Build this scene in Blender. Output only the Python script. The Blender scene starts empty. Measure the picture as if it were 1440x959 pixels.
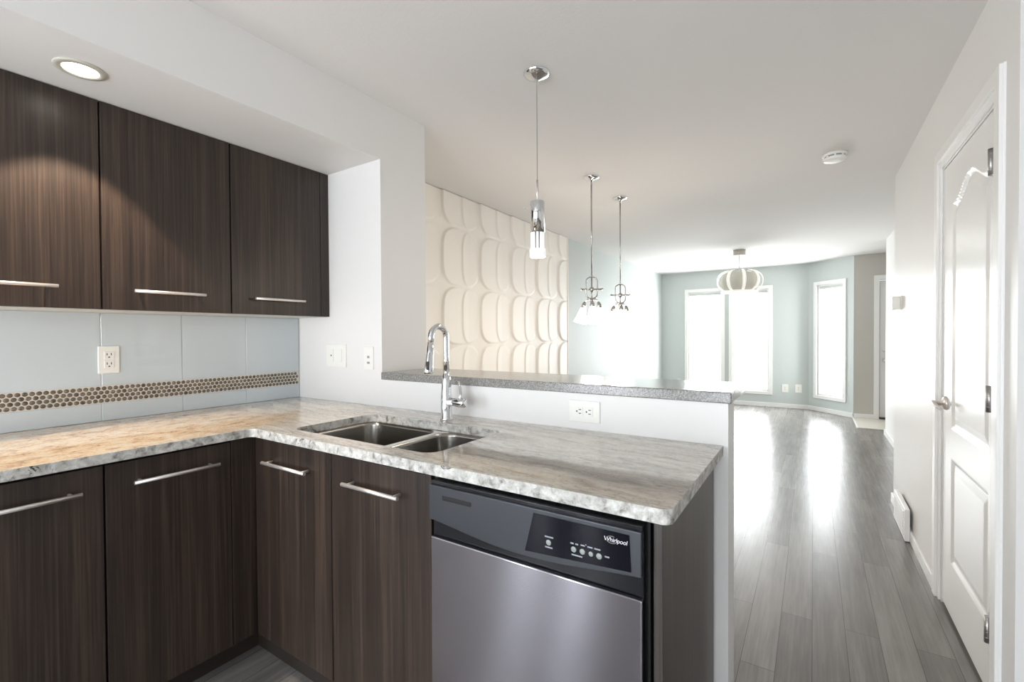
import bpy, bmesh, math, random
from mathutils import Vector, Matrix
from mathutils.geometry import tessellate_polygon
random.seed(7)
PI = math.pi
S = bpy.context.scene
COL = S.collection

# ------------------------------------------------------------------ camera, light, exposure
S.view_settings.view_transform = 'Standard'
S.view_settings.look = 'None'
S.view_settings.gamma = 1.0
S.view_settings.use_curve_mapping = False
S.view_settings.exposure = 0.25

FPX, YAW, PITCH, ROLL, CAMH = 651.2, math.radians(33.03), math.radians(0.7685), math.radians(-0.3234), 1.2787
R0 = Vector((math.cos(YAW), math.sin(YAW), 0)); F0 = Vector((-math.sin(YAW), math.cos(YAW), 0)); U0 = Vector((0, 0, 1))
CF = math.cos(PITCH)*F0 - math.sin(PITCH)*U0
CU = math.sin(PITCH)*F0 + math.cos(PITCH)*U0
CR = math.cos(ROLL)*R0 + math.sin(ROLL)*CU
CU = -math.sin(ROLL)*R0 + math.cos(ROLL)*CU
CU = CR.cross(CF).normalized()
cam_d = bpy.data.cameras.new('camera'); cam = bpy.data.objects.new('camera', cam_d); COL.objects.link(cam)
cam_d.sensor_width = 36.0; cam_d.lens = FPX/1440*36; cam_d.clip_start = 0.02; cam_d.clip_end = 100
M = Matrix((CR, CU, -CF)).transposed().to_4x4(); M.translation = Vector((0, 0, CAMH)); cam.matrix_world = M
S.camera = cam

W = bpy.data.worlds.new('sky'); S.world = W; W.use_nodes = True
W.node_tree.nodes['Background'].inputs['Color'].default_value = (0.80, 0.90, 1.0, 1)
W.node_tree.nodes['Background'].inputs['Strength'].default_value = 1.2

BLIND_FAR = 4.0          # daylight glowing through the living-room blinds
BLIND_BACK = 22.0         # daylight through the kitchen windows behind the camera
PATIO_FILL_W = 58.0           # fill light added behind the camera to brighten the kitchen
DOWNLIGHT_W = 62.0       # recessed downlight

def area(name, loc, rot, sx, sy, power, color):
    l = bpy.data.lights.new(name, 'AREA'); l.shape = 'RECTANGLE'; l.size = sx; l.size_y = sy; l.energy = power; l.color = color
    o = bpy.data.objects.new(name, l); o.location = loc; o.rotation_euler = rot; COL.objects.link(o); return o
# added kitchen fill light, set at the unseen patio door in the back wall
area('added_patio_fill', (-0.25, -2.12, 1.08), (math.radians(90), 0, 0), 1.4, 1.95, PATIO_FILL_W, (0.88, 0.94, 1.0))
# daylight through the living room windows
area('living_daylight', (-1.32, 9.05, 1.16), (math.radians(-90), 0, 0), 1.3, 1.8, 62.0, (0.92, 0.97, 1.0))
area('bay_daylight', (0.10, 8.93, 1.16), (math.radians(-90), 0, math.radians(-45)), 0.36, 1.8, 16.0, (0.92, 0.97, 1.0))

# ------------------------------------------------------------------ materials
def lin(r, g, b):
    f = lambda c: (c/255/12.92) if c/255 <= .04045 else ((c/255+.055)/1.055)**2.4
    return (f(r), f(g), f(b), 1)
class NM:
    def __init__(s, name):
        s.m = bpy.data.materials.new(name); s.m.use_nodes = True
        s.nt = s.m.node_tree; s.b = s.nt.nodes['Principled BSDF']
    def n(s, t, **kw):
        n = s.nt.nodes.new(t)
        for k, v in kw.items():
            if k in n.inputs.keys() if hasattr(n.inputs, 'keys') else False: n.inputs[k].default_value = v
            else: setattr(n, k, v)
        return n
    def l(s, a, b): s.nt.links.new(a, b)
    def set(s, **kw):
        for k, v in kw.items(): s.b.inputs[k.replace('_', ' ')].default_value = v
        return s
    def coords(s, scale=(1, 1, 1), rot=(0, 0, 0), world=True):
        if world:
            g = s.n('ShaderNodeNewGeometry').outputs['Position']
        else: g = s.n('ShaderNodeTexCoord').outputs['Object']
        mp = s.n('ShaderNodeMapping'); mp.inputs['Scale'].default_value = scale; mp.inputs['Rotation'].default_value = rot
        s.l(g, mp.inputs['Vector']); return mp.outputs['Vector']
    def noise(s, vec, scale, detail=4, rough=.55, dist=0):
        n = s.n('ShaderNodeTexNoise'); n.inputs['Scale'].default_value = scale; n.inputs['Detail'].default_value = detail
        n.inputs['Roughness'].default_value = rough; n.inputs['Distortion'].default_value = dist; s.l(vec, n.inputs['Vector']); return n.outputs['Fac']
    def ramp(s, fac, stops, interp='LINEAR'):
        r = s.n('ShaderNodeValToRGB'); cr = r.color_ramp; cr.interpolation = interp
        while len(cr.elements) < len(stops): cr.elements.new(.5)
        for e, (p, c) in zip(cr.elements, stops): e.position = p; e.color = c if len(c) == 4 else (*c, 1)
        s.l(fac, r.inputs['Fac']); return r.outputs['Color']
    def mix(s, fac, a, b, mode='MIX'):
        m = s.n('ShaderNodeMix', data_type='RGBA', blend_type=mode)
        for sock, v in ((m.inputs['Factor'], fac), (m.inputs['A'], a), (m.inputs['B'], b)):
            pass
        ins = [i for i in m.inputs if i.type == 'RGBA']; fin = m.inputs[0]
        for sock, v in ((fin, fac), (ins[0], a), (ins[1], b)):
            if isinstance(v, (int, float, tuple)): sock.default_value = v
            else: s.l(v, sock)
        return [o for o in m.outputs if o.type == 'RGBA'][0]
    def math(s, op, a, b=None, c=None):
        m = s.n('ShaderNodeMath', operation=op)
        for i, v in enumerate((a, b, c)):
            if v is None: continue
            if isinstance(v, (int, float)): m.inputs[i].default_value = v
            else: s.l(v, m.inputs[i])
        return m.outputs[0]
    def xyz(s):
        sp = s.n('ShaderNodeSeparateXYZ'); s.l(s.n('ShaderNodeNewGeometry').outputs['Position'], sp.inputs[0]); return sp.outputs
    def bump(s, h, strength=.2, dist=.01):
        b = s.n('ShaderNodeBump'); b.inputs['Strength'].default_value = strength; b.inputs['Distance'].default_value = dist
        s.l(h, b.inputs['Height']); s.l(b.outputs['Normal'], s.b.inputs['Normal']); return s

def plain(name, c, rough=.5, metal=0., spec=.5, coat=0.):
    n = NM(name); n.set(Base_Color=c, Roughness=rough, Metallic=metal); n.b.inputs['Specular IOR Level'].default_value = spec
    if coat: n.b.inputs['Coat Weight'].default_value = coat; n.b.inputs['Coat Roughness'].default_value = .05
    return n
def paint(name, c, rough=.55, tex=.05, scale=220):
    n = plain(name, c, rough, spec=.3)
    n.bump(n.noise(n.coords(), scale, 3), tex, .002); return n.m
def emit(name, c, s):
    n = NM(name); n.set(Base_Color=(.8, .8, .8, 1), Emission_Color=c, Emission_Strength=s, Roughness=.6); return n.m

M_white = paint('white_wall_paint', lin(232, 230, 227), .42)
M_ceil = paint('ceiling_stipple', lin(226, 223, 220), .9, .35, 90)
M_green = paint('grey_green_paint', lin(198, 204, 201), .5)
M_taupe = paint('taupe_entry_wall', lin(196, 192, 184), .5)  # warmer grey for the entry door wall and its side wall
M_trim = plain('white_trim_gloss', lin(240, 239, 236), .28).m
M_doorw = plain('white_door_paint', lin(238, 237, 234), .25)
_v = M_doorw.coords((60, 60, 3)); M_doorw.bump(M_doorw.noise(_v, 2.5, 5), .06, .002); M_doorw = M_doorw.m
M_plate = plain('ivory_plastic', lin(238, 237, 230), .3).m
M_slot = plain('dark_slot', lin(60, 56, 50), .6).m
M_smoke = plain('white_plastic', lin(235, 234, 230), .4).m
M_grey_plastic = plain('grey_plastic', lin(150, 150, 148), .5).m
M_chrome = plain('chrome', (.78, .79, .80, 1), .06, 1.).m
M_nickel = plain('satin_nickel', (.80, .75, .72, 1), .42, .8).m
M_dnickel = plain('brushed_dark_nickel', (.50, .49, .47, 1), .22, 1.).m
M_hinge = plain('steel_hinge', (.45, .44, .43, 1), .35, 1.).m
M_black = plain('black_gap', lin(14, 14, 15), .6).m
M_blackgloss = plain('black_gloss_plastic', lin(18, 19, 24), .15).m
M_navy = plain('dark_display_glass', lin(9, 10, 20), .08, spec=.22).m
M_mark = plain('pale_print', lin(225, 226, 230), .5).m
M_mark_dim = plain('grey_print', lin(150, 152, 158), .5).m
M_gold = plain('grey_ring_print', lin(150, 146, 135), .4).m
M_fascia = plain('charcoal_metal_fascia', (.07, .074, .082, 1), .36, .7).m
M_btn = plain('button_grey', lin(150, 155, 150), .4).m
M_kick = plain('toe_kick_laminate', lin(44, 37, 32), .5).m
M_melamine = plain('white_melamine', lin(215, 215, 212), .5).m
M_bulb = emit('lamp_lens_glow', (1, .93, .82, 1), 9)
M_shade = emit('lit_frosted_glass', (1, .97, .92, 1), 2.6)
M_pglass_lit = emit('lit_thick_glass', (1, .98, .95, 1), .45)
M_blind_far = emit('backlit_blind', (.96, .985, 1, 1), BLIND_FAR)
M_blind_back = emit('backlit_kitchen_blind', (.86, .92, 1, 1), BLIND_BACK)
M_headrail = plain('blind_headrail', lin(205, 208, 206), .5).m
M_tilefloor = paint('entry_tile', lin(214, 208, 198), .35)

n = plain('clear_glass', (1, 1, 1, 1), .02); n.set(Transmission_Weight=1., IOR=1.45); M_glass = n.m

def wood(name, dark, mid, light, seed):
    n = plain(name, mid, .36, spec=.45)
    geo = n.n('ShaderNodeNewGeometry').outputs['Position']
    add = n.n('ShaderNodeVectorMath', operation='ADD'); n.l(geo, add.inputs[0]); add.inputs[1].default_value = (seed, seed*1.7, 0)
    mp = n.n('ShaderNodeMapping'); mp.inputs['Scale'].default_value = (150, 150, 2.2); n.l(add.outputs[0], mp.inputs['Vector'])
    a = n.noise(mp.outputs['Vector'], 1.0, 4, .6, .3)
    mp2 = n.n('ShaderNodeMapping'); mp2.inputs['Scale'].default_value = (26, 26, .5); n.l(add.outputs[0], mp2.inputs['Vector'])
    b = n.noise(mp2.outputs['Vector'], 1.0, 3, .5, .5)
    f = n.math('ADD', n.math('MULTIPLY', a, .6), n.math('MULTIPLY', b, .4))
    c = n.ramp(f, [(.34, dark), (.5, mid), (.66, light)])
    n.l(c, n.b.inputs['Base Color']); n.bump(a, .12, .0015); return n.m
M_wood = wood('dark_walnut_laminate', lin(34, 27, 22), lin(51, 41, 35), lin(72, 59, 50), 0)
M_panel_end = wood('end_panel_laminate', lin(50, 45, 41), lin(66, 60, 55), lin(82, 75, 69), 5)

# floor planks running away from the kitchen
n = plain('grey_plank_floor', lin(120, 117, 114), .3, spec=.5)
sp = n.xyz(); cb = n.n('ShaderNodeCombineXYZ'); n.l(sp[1], cb.inputs[0]); n.l(sp[0], cb.inputs[1])
br = n.n('ShaderNodeTexBrick'); br.offset = .37; br.offset_frequency = 2
n.l(cb.outputs[0], br.inputs['Vector'])
for k, v in (('Color1', (0, 0, 0, 1)), ('Color2', (1, 1, 1, 1)), ('Mortar', (.5, .5, .5, 1)), ('Scale', 1.), ('Mortar Size', .0012), ('Mortar Smooth', .1), ('Bias', 0.), ('Brick Width', 1.22), ('Row Height', .118)):
    br.inputs[k].default_value = v
plank = br.outputs['Color']
cmb = n.n('ShaderNodeVectorMath', operation='ADD'); n.l(n.coords((16, .9, 1)), cmb.inputs[0])
sc = n.n('ShaderNodeVectorMath', operation='SCALE'); n.l(plank, sc.inputs[0]); sc.inputs['Scale'].default_value = 13.; n.l(sc.outputs[0], cmb.inputs[1])
g1 = n.noise(cmb.outputs[0], 1.1, 3, .5, .0)
g2 = n.noise(n.coords((4, 1.6, 1)), 1.3, 3)
g3 = n.noise(n.coords((70, 2.6, 1)), 1.3, 6, .65, .2)
f = n.math('ADD', n.math('ADD', n.math('MULTIPLY', g1, .5), n.math('MULTIPLY', n.math('SUBTRACT', g3, .46), .55)), n.math('ADD', n.math('MULTIPLY', n.math('MULTIPLY', plank, 1.), .22), n.math('MULTIPLY', g2, .3)))
c = n.ramp(f, [(.28, lin(98, 94, 91)), (.52, lin(121, 117, 113)), (.78, lin(146, 142, 138))])
c = n.mix(br.outputs['Fac'], c, lin(70, 66, 63))
n.l(c, n.b.inputs['Base Color'])
n.b.inputs['Roughness'].default_value = .27
n.bump(n.math('SUBTRACT', n.math('MULTIPLY', n.noise(n.coords((60, 3, 1)), 2., 3), .12), br.outputs['Fac']), .10, .002)
M_floor = n.m

# granite
def granite(name, edge=False):
    n = plain(name, lin(190, 185, 175), .5 if edge else .07, spec=.5, coat=0 if edge else .25)
    p = n.coords((1, 1, 1))
    if edge:
        a = n.noise(p, 38, 5, .65, .5); b = n.noise(p, 120, 3, .6); d = n.noise(n.coords((1, 1, 1), (0, .4, 0)), 17, 4, .7, 1.2)
        c = n.ramp(a, [(.34, lin(116, 111, 105)), (.46, lin(178, 175, 169)), (.62, lin(214, 212, 206))])
        c = n.mix(n.ramp(b, [(.45, (0, 0, 0, 1)), (.65, (.35, .35, .35, 1))]), c, lin(170, 166, 160))
        c = n.mix(n.ramp(d, [(.635, (0, 0, 0, 1)), (.68, (1, 1, 1, 1))]), c, lin(66, 58, 54))
        n.l(c, n.b.inputs['Base Color']); n.bump(a, .5, .006); return n.m
    sp = n.xyz()
    warp = n.noise(n.coords((1.4, 3.0, 1)), 1.6, 3, .5)
    # streaks follow the slab's length with a slow drift
    t = n.math('ADD', n.math('ADD', sp[1], n.math('MULTIPLY', sp[0], .10)), n.math('MULTIPLY', warp, .20))
    cb = n.n('ShaderNodeCombineXYZ'); n.l(n.math('MULTIPLY', sp[0], 2.2), cb.inputs[0]); n.l(n.math('MULTIPLY', t, 16.), cb.inputs[1])
    a = n.noise(cb.outputs[0], 1.7, 7, .62, .5)
    b = n.noise(n.coords((14, 40, 1)), 2.6, 6, .72, .6)
    f = n.math('ADD', n.math('MULTIPLY', a, .55), n.math('MULTIPLY', b, .45))
    base = n.ramp(f, [(.34, lin(112, 102, 93)), (.43, lin(160, 151, 140)), (.50, lin(192, 185, 173)), (.62, lin(214, 209, 199))])
    # a dark vein through the peninsula and a sandy patch before it
    t2 = n.math('ADD', n.math('ADD', sp[1], n.math('MULTIPLY', sp[0], .02)), n.math('MULTIPLY', n.math('SUBTRACT', warp, .5), .16))
    vein = n.math('MULTIPLY', n.math('SUBTRACT', 1., n.math('MINIMUM', n.math('MULTIPLY', n.math('ABSOLUTE', n.math('SUBTRACT', t2, 1.085)), 12.), 1.)), n.ramp(b, [(.38, (0, 0, 0, 1)), (.6, (1, 1, 1, 1))]))
    vein = n.math('MULTIPLY', vein, n.math('MINIMUM', n.math('MAXIMUM', n.math('MULTIPLY', n.math('ADD', sp[0], 1.05), 6.), 0.), .75))
    base = n.mix(vein, base, lin(98, 84, 74))
    sand = n.math('MULTIPLY', n.math('SUBTRACT', 1., n.math('MINIMUM', n.math('MULTIPLY', n.math('ABSOLUTE', n.math('SUBTRACT', t2, 1.0)), 14.), 1.)), .38)
    base = n.mix(sand, base, lin(196, 174, 152))
    # the warm orange part of the slab on the left run
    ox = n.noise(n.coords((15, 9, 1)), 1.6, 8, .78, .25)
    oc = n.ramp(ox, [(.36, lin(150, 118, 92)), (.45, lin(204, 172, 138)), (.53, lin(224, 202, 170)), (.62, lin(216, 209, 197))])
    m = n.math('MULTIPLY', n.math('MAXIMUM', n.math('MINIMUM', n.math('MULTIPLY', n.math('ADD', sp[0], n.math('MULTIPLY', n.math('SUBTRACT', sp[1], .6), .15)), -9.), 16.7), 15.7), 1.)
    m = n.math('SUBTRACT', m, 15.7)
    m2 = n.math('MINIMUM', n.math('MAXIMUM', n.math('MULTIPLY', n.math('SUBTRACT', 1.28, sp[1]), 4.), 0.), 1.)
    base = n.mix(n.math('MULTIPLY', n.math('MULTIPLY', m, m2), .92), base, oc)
    sp2 = n.noise(p, 95, 3, .7)
    base = n.mix(n.ramp(sp2, [(.54, (0, 0, 0, 1)), (.70, (.5, .5, .5, 1))]), base, lin(104, 92, 84))
    n.l(base, n.b.inputs['Base Color']); return n.m
M_granite = granite('polished_granite'); M_granite_edge = granite('chiselled_granite_edge', True)

n = plain('speckled_grey_bar_top', lin(150, 148, 145), .13, spec=.6)
v = n.noise(n.coords(), 190, 4, .75)
n.l(n.ramp(v, [(.36, lin(100, 98, 94)), (.5, lin(136, 133, 129)), (.64, lin(172, 169, 165))]), n.b.inputs['Base Color'])
n.bump(v, .12, .002); M_bar = n.m

n = plain('pale_glass_tile', lin(200, 208, 211), .07, spec=.6, coat=.5); n.b.inputs['Coat Roughness'].default_value = .02
v = n.noise(n.coords((1, 2, 70)), 1., 3); n.bump(v, .02, .002); M_tile = n.m
M_grout = plain('pale_grout', lin(205, 205, 200), .8).m
n = plain('penny_tile_bronze', lin(126, 113, 96), .25, .6)
n.l(n.ramp(n.noise(n.coords(), 45, 1), [(.3, lin(92, 84, 74)), (.7, lin(140, 132, 120))]), n.b.inputs['Base Color']); M_penny = n.m
M_bandgrout = plain('cream_band_grout', lin(220, 214, 204), .7).m

def steel(name, c, rough, aniso):
    n = plain(name, c, rough, 1.); n.b.inputs['Anisotropic'].default_value = aniso
    tg = n.n('ShaderNodeTangent', direction_type='UV_MAP'); tg.uv_map = 'UVMap'; n.l(tg.outputs[0], n.b.inputs['Tangent'])
    return n.m
M_steel = steel('brushed_stainless', (.29, .28, .305, 1), .19, 1.0)
M_sink = plain('satin_sink_steel', (.34, .325, .30, 1), .22, 1.).m
M_rim = plain('bright_sink_rim', (.80, .78, .74, 1), .25, 1.).m
M_relief = paint('white_relief_panel', lin(244, 239, 231), .45, .0)
M_rib = plain('cream_white_shade_ribs', lin(246, 245, 236), .5); M_rib.set(Emission_Color=(1, .98, .92, 1), Emission_Strength=.35); M_rib = M_rib.m
M_inner = plain('beige_inner_shade', lin(214, 211, 200), .7).m
M_canopy = plain('champagne_canopy', lin(196, 192, 180), .4).m

# ------------------------------------------------------------------ mesh helpers
class MB:
    """collects shapes in world coordinates; build() links ONE mesh object"""
    def __init__(s): s.v = []; s.f = []; s.mi = []; s.sm = []; s.cur = 0
    def mat(s, i): s.cur = i; return s
    def add(s, vs, fs, smooth=False):
        o = len(s.v); s.v += [tuple(v) for v in vs]
        for f in fs: s.f.append([i+o for i in f]); s.mi.append(s.cur); s.sm.append(smooth)
        return s
    def box(s, x0, x1, y0, y1, z0, z1, bev=0., seg=2):
        if bev <= 0:
            vs = [(x, y, z) for x in (x0, x1) for y in (y0, y1) for z in (z0, z1)]
            return s.add(vs, [(0, 1, 3, 2), (4, 6, 7, 5), (0, 4, 5, 1), (2, 3, 7, 6), (0, 2, 6, 4), (1, 5, 7, 3)])
        bm = bmesh.new(); bmesh.ops.create_cube(bm, size=1)
        for v in bm.verts: v.co = Vector(((x0+x1)/2+v.co.x*(x1-x0), (y0+y1)/2+v.co.y*(y1-y0), (z0+z1)/2+v.co.z*(z1-z0)))
        bmesh.ops.bevel(bm, geom=bm.edges[:], offset=bev, segments=seg, profile=.5, affect='EDGES')
        bm.verts.index_update()
        s.add([v.co[:] for v in bm.verts], [[v.index for v in f.verts] for f in bm.faces], False); bm.free(); return s
    def tube(s, pts, r, seg=16, caps=True):
        pts = [Vector(p) for p in pts]; n = len(pts); rs = r if isinstance(r, (list, tuple)) else [r]*n
        tans = []
        for i in range(n):
            a = pts[max(i-1, 0)]; b = pts[min(i+1, n-1)]; tans.append((b-a).normalized())
        up = Vector((0, 0, 1)) if abs(tans[0].z) < .9 else Vector((1, 0, 0))
        nx = tans[0].cross(up).normalized(); rings = []
        for i in range(n):
            nx = (nx - tans[i]*nx.dot(tans[i])).normalized(); ny = tans[i].cross(nx)
            rings.append([pts[i]+nx*math.cos(2*PI*k/seg)*rs[i]+ny*math.sin(2*PI*k/seg)*rs[i] for k in range(seg)])
        vs = [v for r_ in rings for v in r_]; fs = []
        for i in range(n-1):
            for k in range(seg): fs.append((i*seg+k, i*seg+(k+1) % seg, (i+1)*seg+(k+1) % seg, (i+1)*seg+k))
        s.add(vs, fs, True)
        if caps:
            s.add(rings[0], [list(range(seg))[::-1]]); s.add(rings[-1], [list(range(seg))])
        return s
    def lathe(s, cx, cy, prof, seg=32, axis='Z', smooth=True):
        """prof: list of (radius, height) along the axis through (cx, cy)"""
        vs = []; fs = []
        for r, z in prof:
            for k in range(seg):
                a = 2*PI*k/seg; p = (r*math.cos(a), r*math.sin(a))
                vs.append((cx+p[0], cy+p[1], z) if axis == 'Z' else ((z, cx+p[0], cy+p[1]) if axis == 'X' else (cx+p[0], z, cy+p[1])))
        m = len(prof)
        for i in range(m-1):
            for k in range(seg): fs.append((i*seg+k, i*seg+(k+1) % seg, (i+1)*seg+(k+1) % seg, (i+1)*seg+k))
        s.add(vs, fs, smooth); return s
    def prism(s, poly, a0, a1, plane='XY'):
        """extrude a 2-D outline; plane XY->z, XZ->y, YZ->x"""
        def P(p, a): return {'XY': (p[0], p[1], a), 'XZ': (p[0], a, p[1]), 'YZ': (a, p[0], p[1])}[plane]
        m = len(poly); vs = [P(p, a0) for p in poly]+[P(p, a1) for p in poly]
        fs = [list(range(m))[::-1], list(range(m, 2*m))]+[(i, (i+1) % m, m+(i+1) % m, m+i) for i in range(m)]
        return s.add(vs, fs)
    def build(s, name, mats, parent=None, root=None, bevel=0.):
        """parent: object it hangs from; root location is subtracted so the mesh sits local to its thing"""
        mats = mats if isinstance(mats, (list, tuple)) else [mats]
        r = parent
        while r is not None and r.parent is not None: r = r.parent
        off = r.location if r is not None else Vector((0, 0, 0))
        me = bpy.data.meshes.new(name); me.from_pydata([(v[0]-off[0], v[1]-off[1], v[2]-off[2]) for v in s.v], [], s.f)
        for m in mats: me.materials.append(m)
        for p, mi, sm in zip(me.polygons, s.mi, s.sm): p.material_index = mi; p.use_smooth = sm
        bm = bmesh.new(); bm.from_mesh(me); bmesh.ops.remove_doubles(bm, verts=bm.verts, dist=1e-6); bmesh.ops.recalc_face_normals(bm, faces=bm.faces); bm.to_mesh(me); bm.free()
        o = bpy.data.objects.new(name, me); COL.objects.link(o)
        if parent is not None: o.parent = parent
        if bevel:
            b = o.modifiers.new('bevel', 'BEVEL'); b.width = bevel; b.segments = 2; b.limit_method = 'ANGLE'; b.angle_limit = math.radians(40)
        return o
def tag(o, label, cat, group=None):
    o['label'] = label; o['category'] = cat
    if group: o['group'] = group
    return o
def thing(name, label, cat, loc, group=None):
    o = bpy.data.objects.new(name, None); o.empty_display_size = .1; o.location = loc; COL.objects.link(o)
    bpy.context.view_layer.update(); return tag(o, label, cat, group)
def struct_root(name, loc=(0, 0, 0)):
    o = bpy.data.objects.new(name, None); o.location = loc; COL.objects.link(o); o['kind'] = 'structure'; return o
def struct(name, mb, m, bevel=0.):
    o = mb.build(name, m, None, bevel=bevel); o['kind'] = 'structure'; return o
def copy_thing(root, delta, label):
    def cp(o, par):
        c = o.copy(); COL.objects.link(c)
        if par is not None: c.parent = par
        for ch in [x for x in o.children]: cp(ch, c)
        return c
    r = cp(root, None); r.location = root.location+Vector(delta); r['label'] = label; return r
def rrect(x0, x1, y0, y1, r, seg=6):
    pts = []
    for cx, cy, a0 in ((x1-r, y1-r, 0), (x0+r, y1-r, 90), (x0+r, y0+r, 180), (x1-r, y0+r, 270)):
        for k in range(seg+1):
            a = math.radians(a0+90*k/seg); pts.append((cx+r*math.cos(a), cy+r*math.sin(a)))
    return pts

# ------------------------------------------------------------------ dimensions
HC = 2.44; XR = .5115; XW = -2.53; XD = -2.49; YB = 1.589; YS = 1.907; XS = -1.811
YF = 9.206; ZSO = 2.159; ZC = .924; ZCB = .892; ZB = 1.0946; ZBB = 1.058
YE = 4.48; X2 = .762; Y2 = 7.40; YT = 8.635; XT = .512; XBAY = -.06

# ------------------------------------------------------------------ setting
struct('floor', MB().box(-2.7, 2.4, -2.3, 9.5, -.05, 0), M_floor)
struct('floor_entry', MB().box(.515, 2.2, 7.73, YT, 0, .008), M_tilefloor)
struct('trim_1', MB().box(.497, .515, 7.715, YT-.02, 0, .012), M_trim)
struct('ceiling', MB().box(-2.7, 2.4, -2.3, 9.5, HC, HC+.05), M_ceil)
struct('wall_left', MB().box(XW-.1, XW, -2.3, YB, 0, HC), M_white)
struct('wall_dining', MB().box(XW-.1, XD, YS, 9.3, 0, HC), M_green)
struct('wall_wing', MB().box(XW-.1, XS, YB, YS, 0, HC), M_white, )
struct('wall_soffit', MB().box(XW, XS, -2.2, YB, ZSO, HC), M_white)
struct('wall_half', MB().box(XS, -.223, YB, 1.715, 0, ZBB), M_white)

def wall_with_holes(name, axis, a0, a1, b0, b1, z0, z1, holes, m):
    """wall slab between a0..a1 along x (axis 'X') with thickness b0..b1; holes = (p0,p1,q0,q1)"""
    mb = MB(); cuts = sorted(set([a0, a1]+[h for H in holes for h in H[:2]]))
    for p, q in zip(cuts[:-1], cuts[1:]):
        hs = [H for H in holes if H[0] <= p+1e-6 and H[1] >= q-1e-6]
        segs = [(z0, z1)] if not hs else [(z0, hs[0][2]), (hs[0][3], z1)]
        for s0, s1 in segs:
            if s1-s0 < 1e-4: continue
            if axis == 'X': mb.box(p, q, b0, b1, s0, s1)
            else: mb.box(b0, b1, p, q, s0, s1)
    return struct(name, mb, m)
WZ0, WZ1 = .26, 2.065
wall_with_holes('wall_far', 'X', XW-.1, XBAY+.06, YF, YF+.14, 0, HC, [(-2.0, -1.40, WZ0, WZ1), (-1.232, -.64, WZ0, WZ1)], M_green)
# the bay wall turns 45 degrees towards the room
BA = Vector((XBAY, YF, 0)); BD = Vector((1, -1, 0)).normalized(); BN = Vector((-1, -1, 0)).normalized(); BL = (XT-XBAY)*math.sqrt(2)
def bayframe(mb):                      # local x along the wall, y outwards, z up -> world
    mb.v = [tuple(BA+BD*x-BN*y+Vector((0, 0, z))) for x, y, z in mb.v]; return mb
mb = MB()
for p, q, s0, s1 in ((0, .155, 0, HC), (.155, .64, 0, WZ0), (.155, .64, WZ1, HC), (.64, BL, 0, HC)): mb.box(p, q, 0, .14, s0, s1)
struct('wall_bay', bayframe(mb), M_green)
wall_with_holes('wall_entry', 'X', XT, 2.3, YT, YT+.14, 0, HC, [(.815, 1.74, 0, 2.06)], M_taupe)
wall_with_holes('wall_right', 'Y', 1.98, YE, XR, XR+.12, 0, HC, [(2.175, 2.955, 0, 2.055)], M_white)
struct('wall_closet', MB().box(XR+.5, XR+.6, 1.98, YE, 0, HC), M_white)
struct('wall_hall', MB().box(X2, X2+.12, YE-.01, Y2, 0, HC), M_white)
struct('wall_stub', MB().box(XR+.12, X2, YE-.12, YE-.01, 0, HC), M_white)
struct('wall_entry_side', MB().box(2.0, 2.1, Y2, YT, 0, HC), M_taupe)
struct('wall_entry_back', MB().box(X2+.12, 2.0, Y2-.12, Y2, 0, HC), M_white)
struct('wall_kitchen_far', MB().box(XR+.12, 2.3, 1.98, 2.1, 0, HC), M_white)
struct('wall_kitchen_right', MB().box(2.2, 2.3, -2.3, 1.98, 0, HC), M_white)
wall_with_holes('wall_back', 'X', XW-.1, 2.3, -2.32, -2.2, 0, HC, [(-2.45, -2.2, .3, 2.1), (-1.92, -1.66, .3, 2.1), (-1.05, .55, .03, 2.08)], M_white)

# baseboards
def bb(name, x0, x1, y0, y1, h=.07): struct(name, MB().box(x0, x1, y0, y1, 0, h, .003), M_trim)
bb('baseboard_far', XD, XBAY, YF-.014, YF)
bb('baseboard_left', XD, XD+.014, YS, YF-.014)
struct('baseboard_bay', bayframe(MB().box(.006, BL-.002, -.014, 0, 0, .07, .003)), M_trim)
bb('baseboard_entry', XT+.002, .752, YT-.014, YT)
bb('baseboard_right', XR-.014, XR, 3.05, YE+.014)
bb('baseboard_hall', X2-.014, X2, YE+.02, Y2+.014)

# windows: casing, frame, glass, glowing blind and its headrail
def window(name, x0, x1, z0, z1, frame, blind_m):
    r = struct_root(name)
    c = MB(); t = .05; d = -.016
    c.box(x0-t, x0+.004, d, .004, z0-t, z1+t, .003).box(x1-.004, x1+t, d, .004, z0-t, z1+t, .003)
    c.box(x0, x1, d, .004, z1-.004, z1+t, .003).box(x0, x1, d, .004, z0-t, z0+.004, .003)
    frame(c).build('casing', M_trim, r)
    s = MB(); w = .03
    s.box(x0, x0+w, .02, .12, z0, z1).box(x1-w, x1, .02, .12, z0, z1).box(x0+w, x1-w, .02, .12, z1-w, z1).box(x0+w, x1-w, .02, .12, z0, z0+w)
    frame(s).build('sash', M_trim, r)
    frame(MB().box(x0+w, x1-w, .085, .091, z0+w, z1-w)).build('pane', M_glass, r)
    b = frame(MB().box(x0+w+.004, x1-w-.004, .045, .047, z0+w+.01, z1-w-.03)).build('blind', blind_m, r)
    frame(MB().box(x0+w+.002, x1-w-.002, .022, .062, z1-w-.045, z1-w-.001, .004)).build('headrail', M_headrail, r)
    return r
def farframe(mb): mb.v = [(x, YF+y, z) for x, y, z in mb.v]; return mb
def backframe(mb): mb.v = [(-x, -2.2-y, z) for x, y, z in mb.v]; return mb
window('window_1', -2.0, -1.40, WZ0, WZ1, farframe, M_blind_far)
window('window_2', -1.232, -.64, WZ0, WZ1, farframe, M_blind_far)
window('window_3', .155, .64, WZ0, WZ1, bayframe, M_blind_far)
window('window_4', 2.2, 2.45, .3, 2.1, backframe, M_blind_back)
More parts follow.
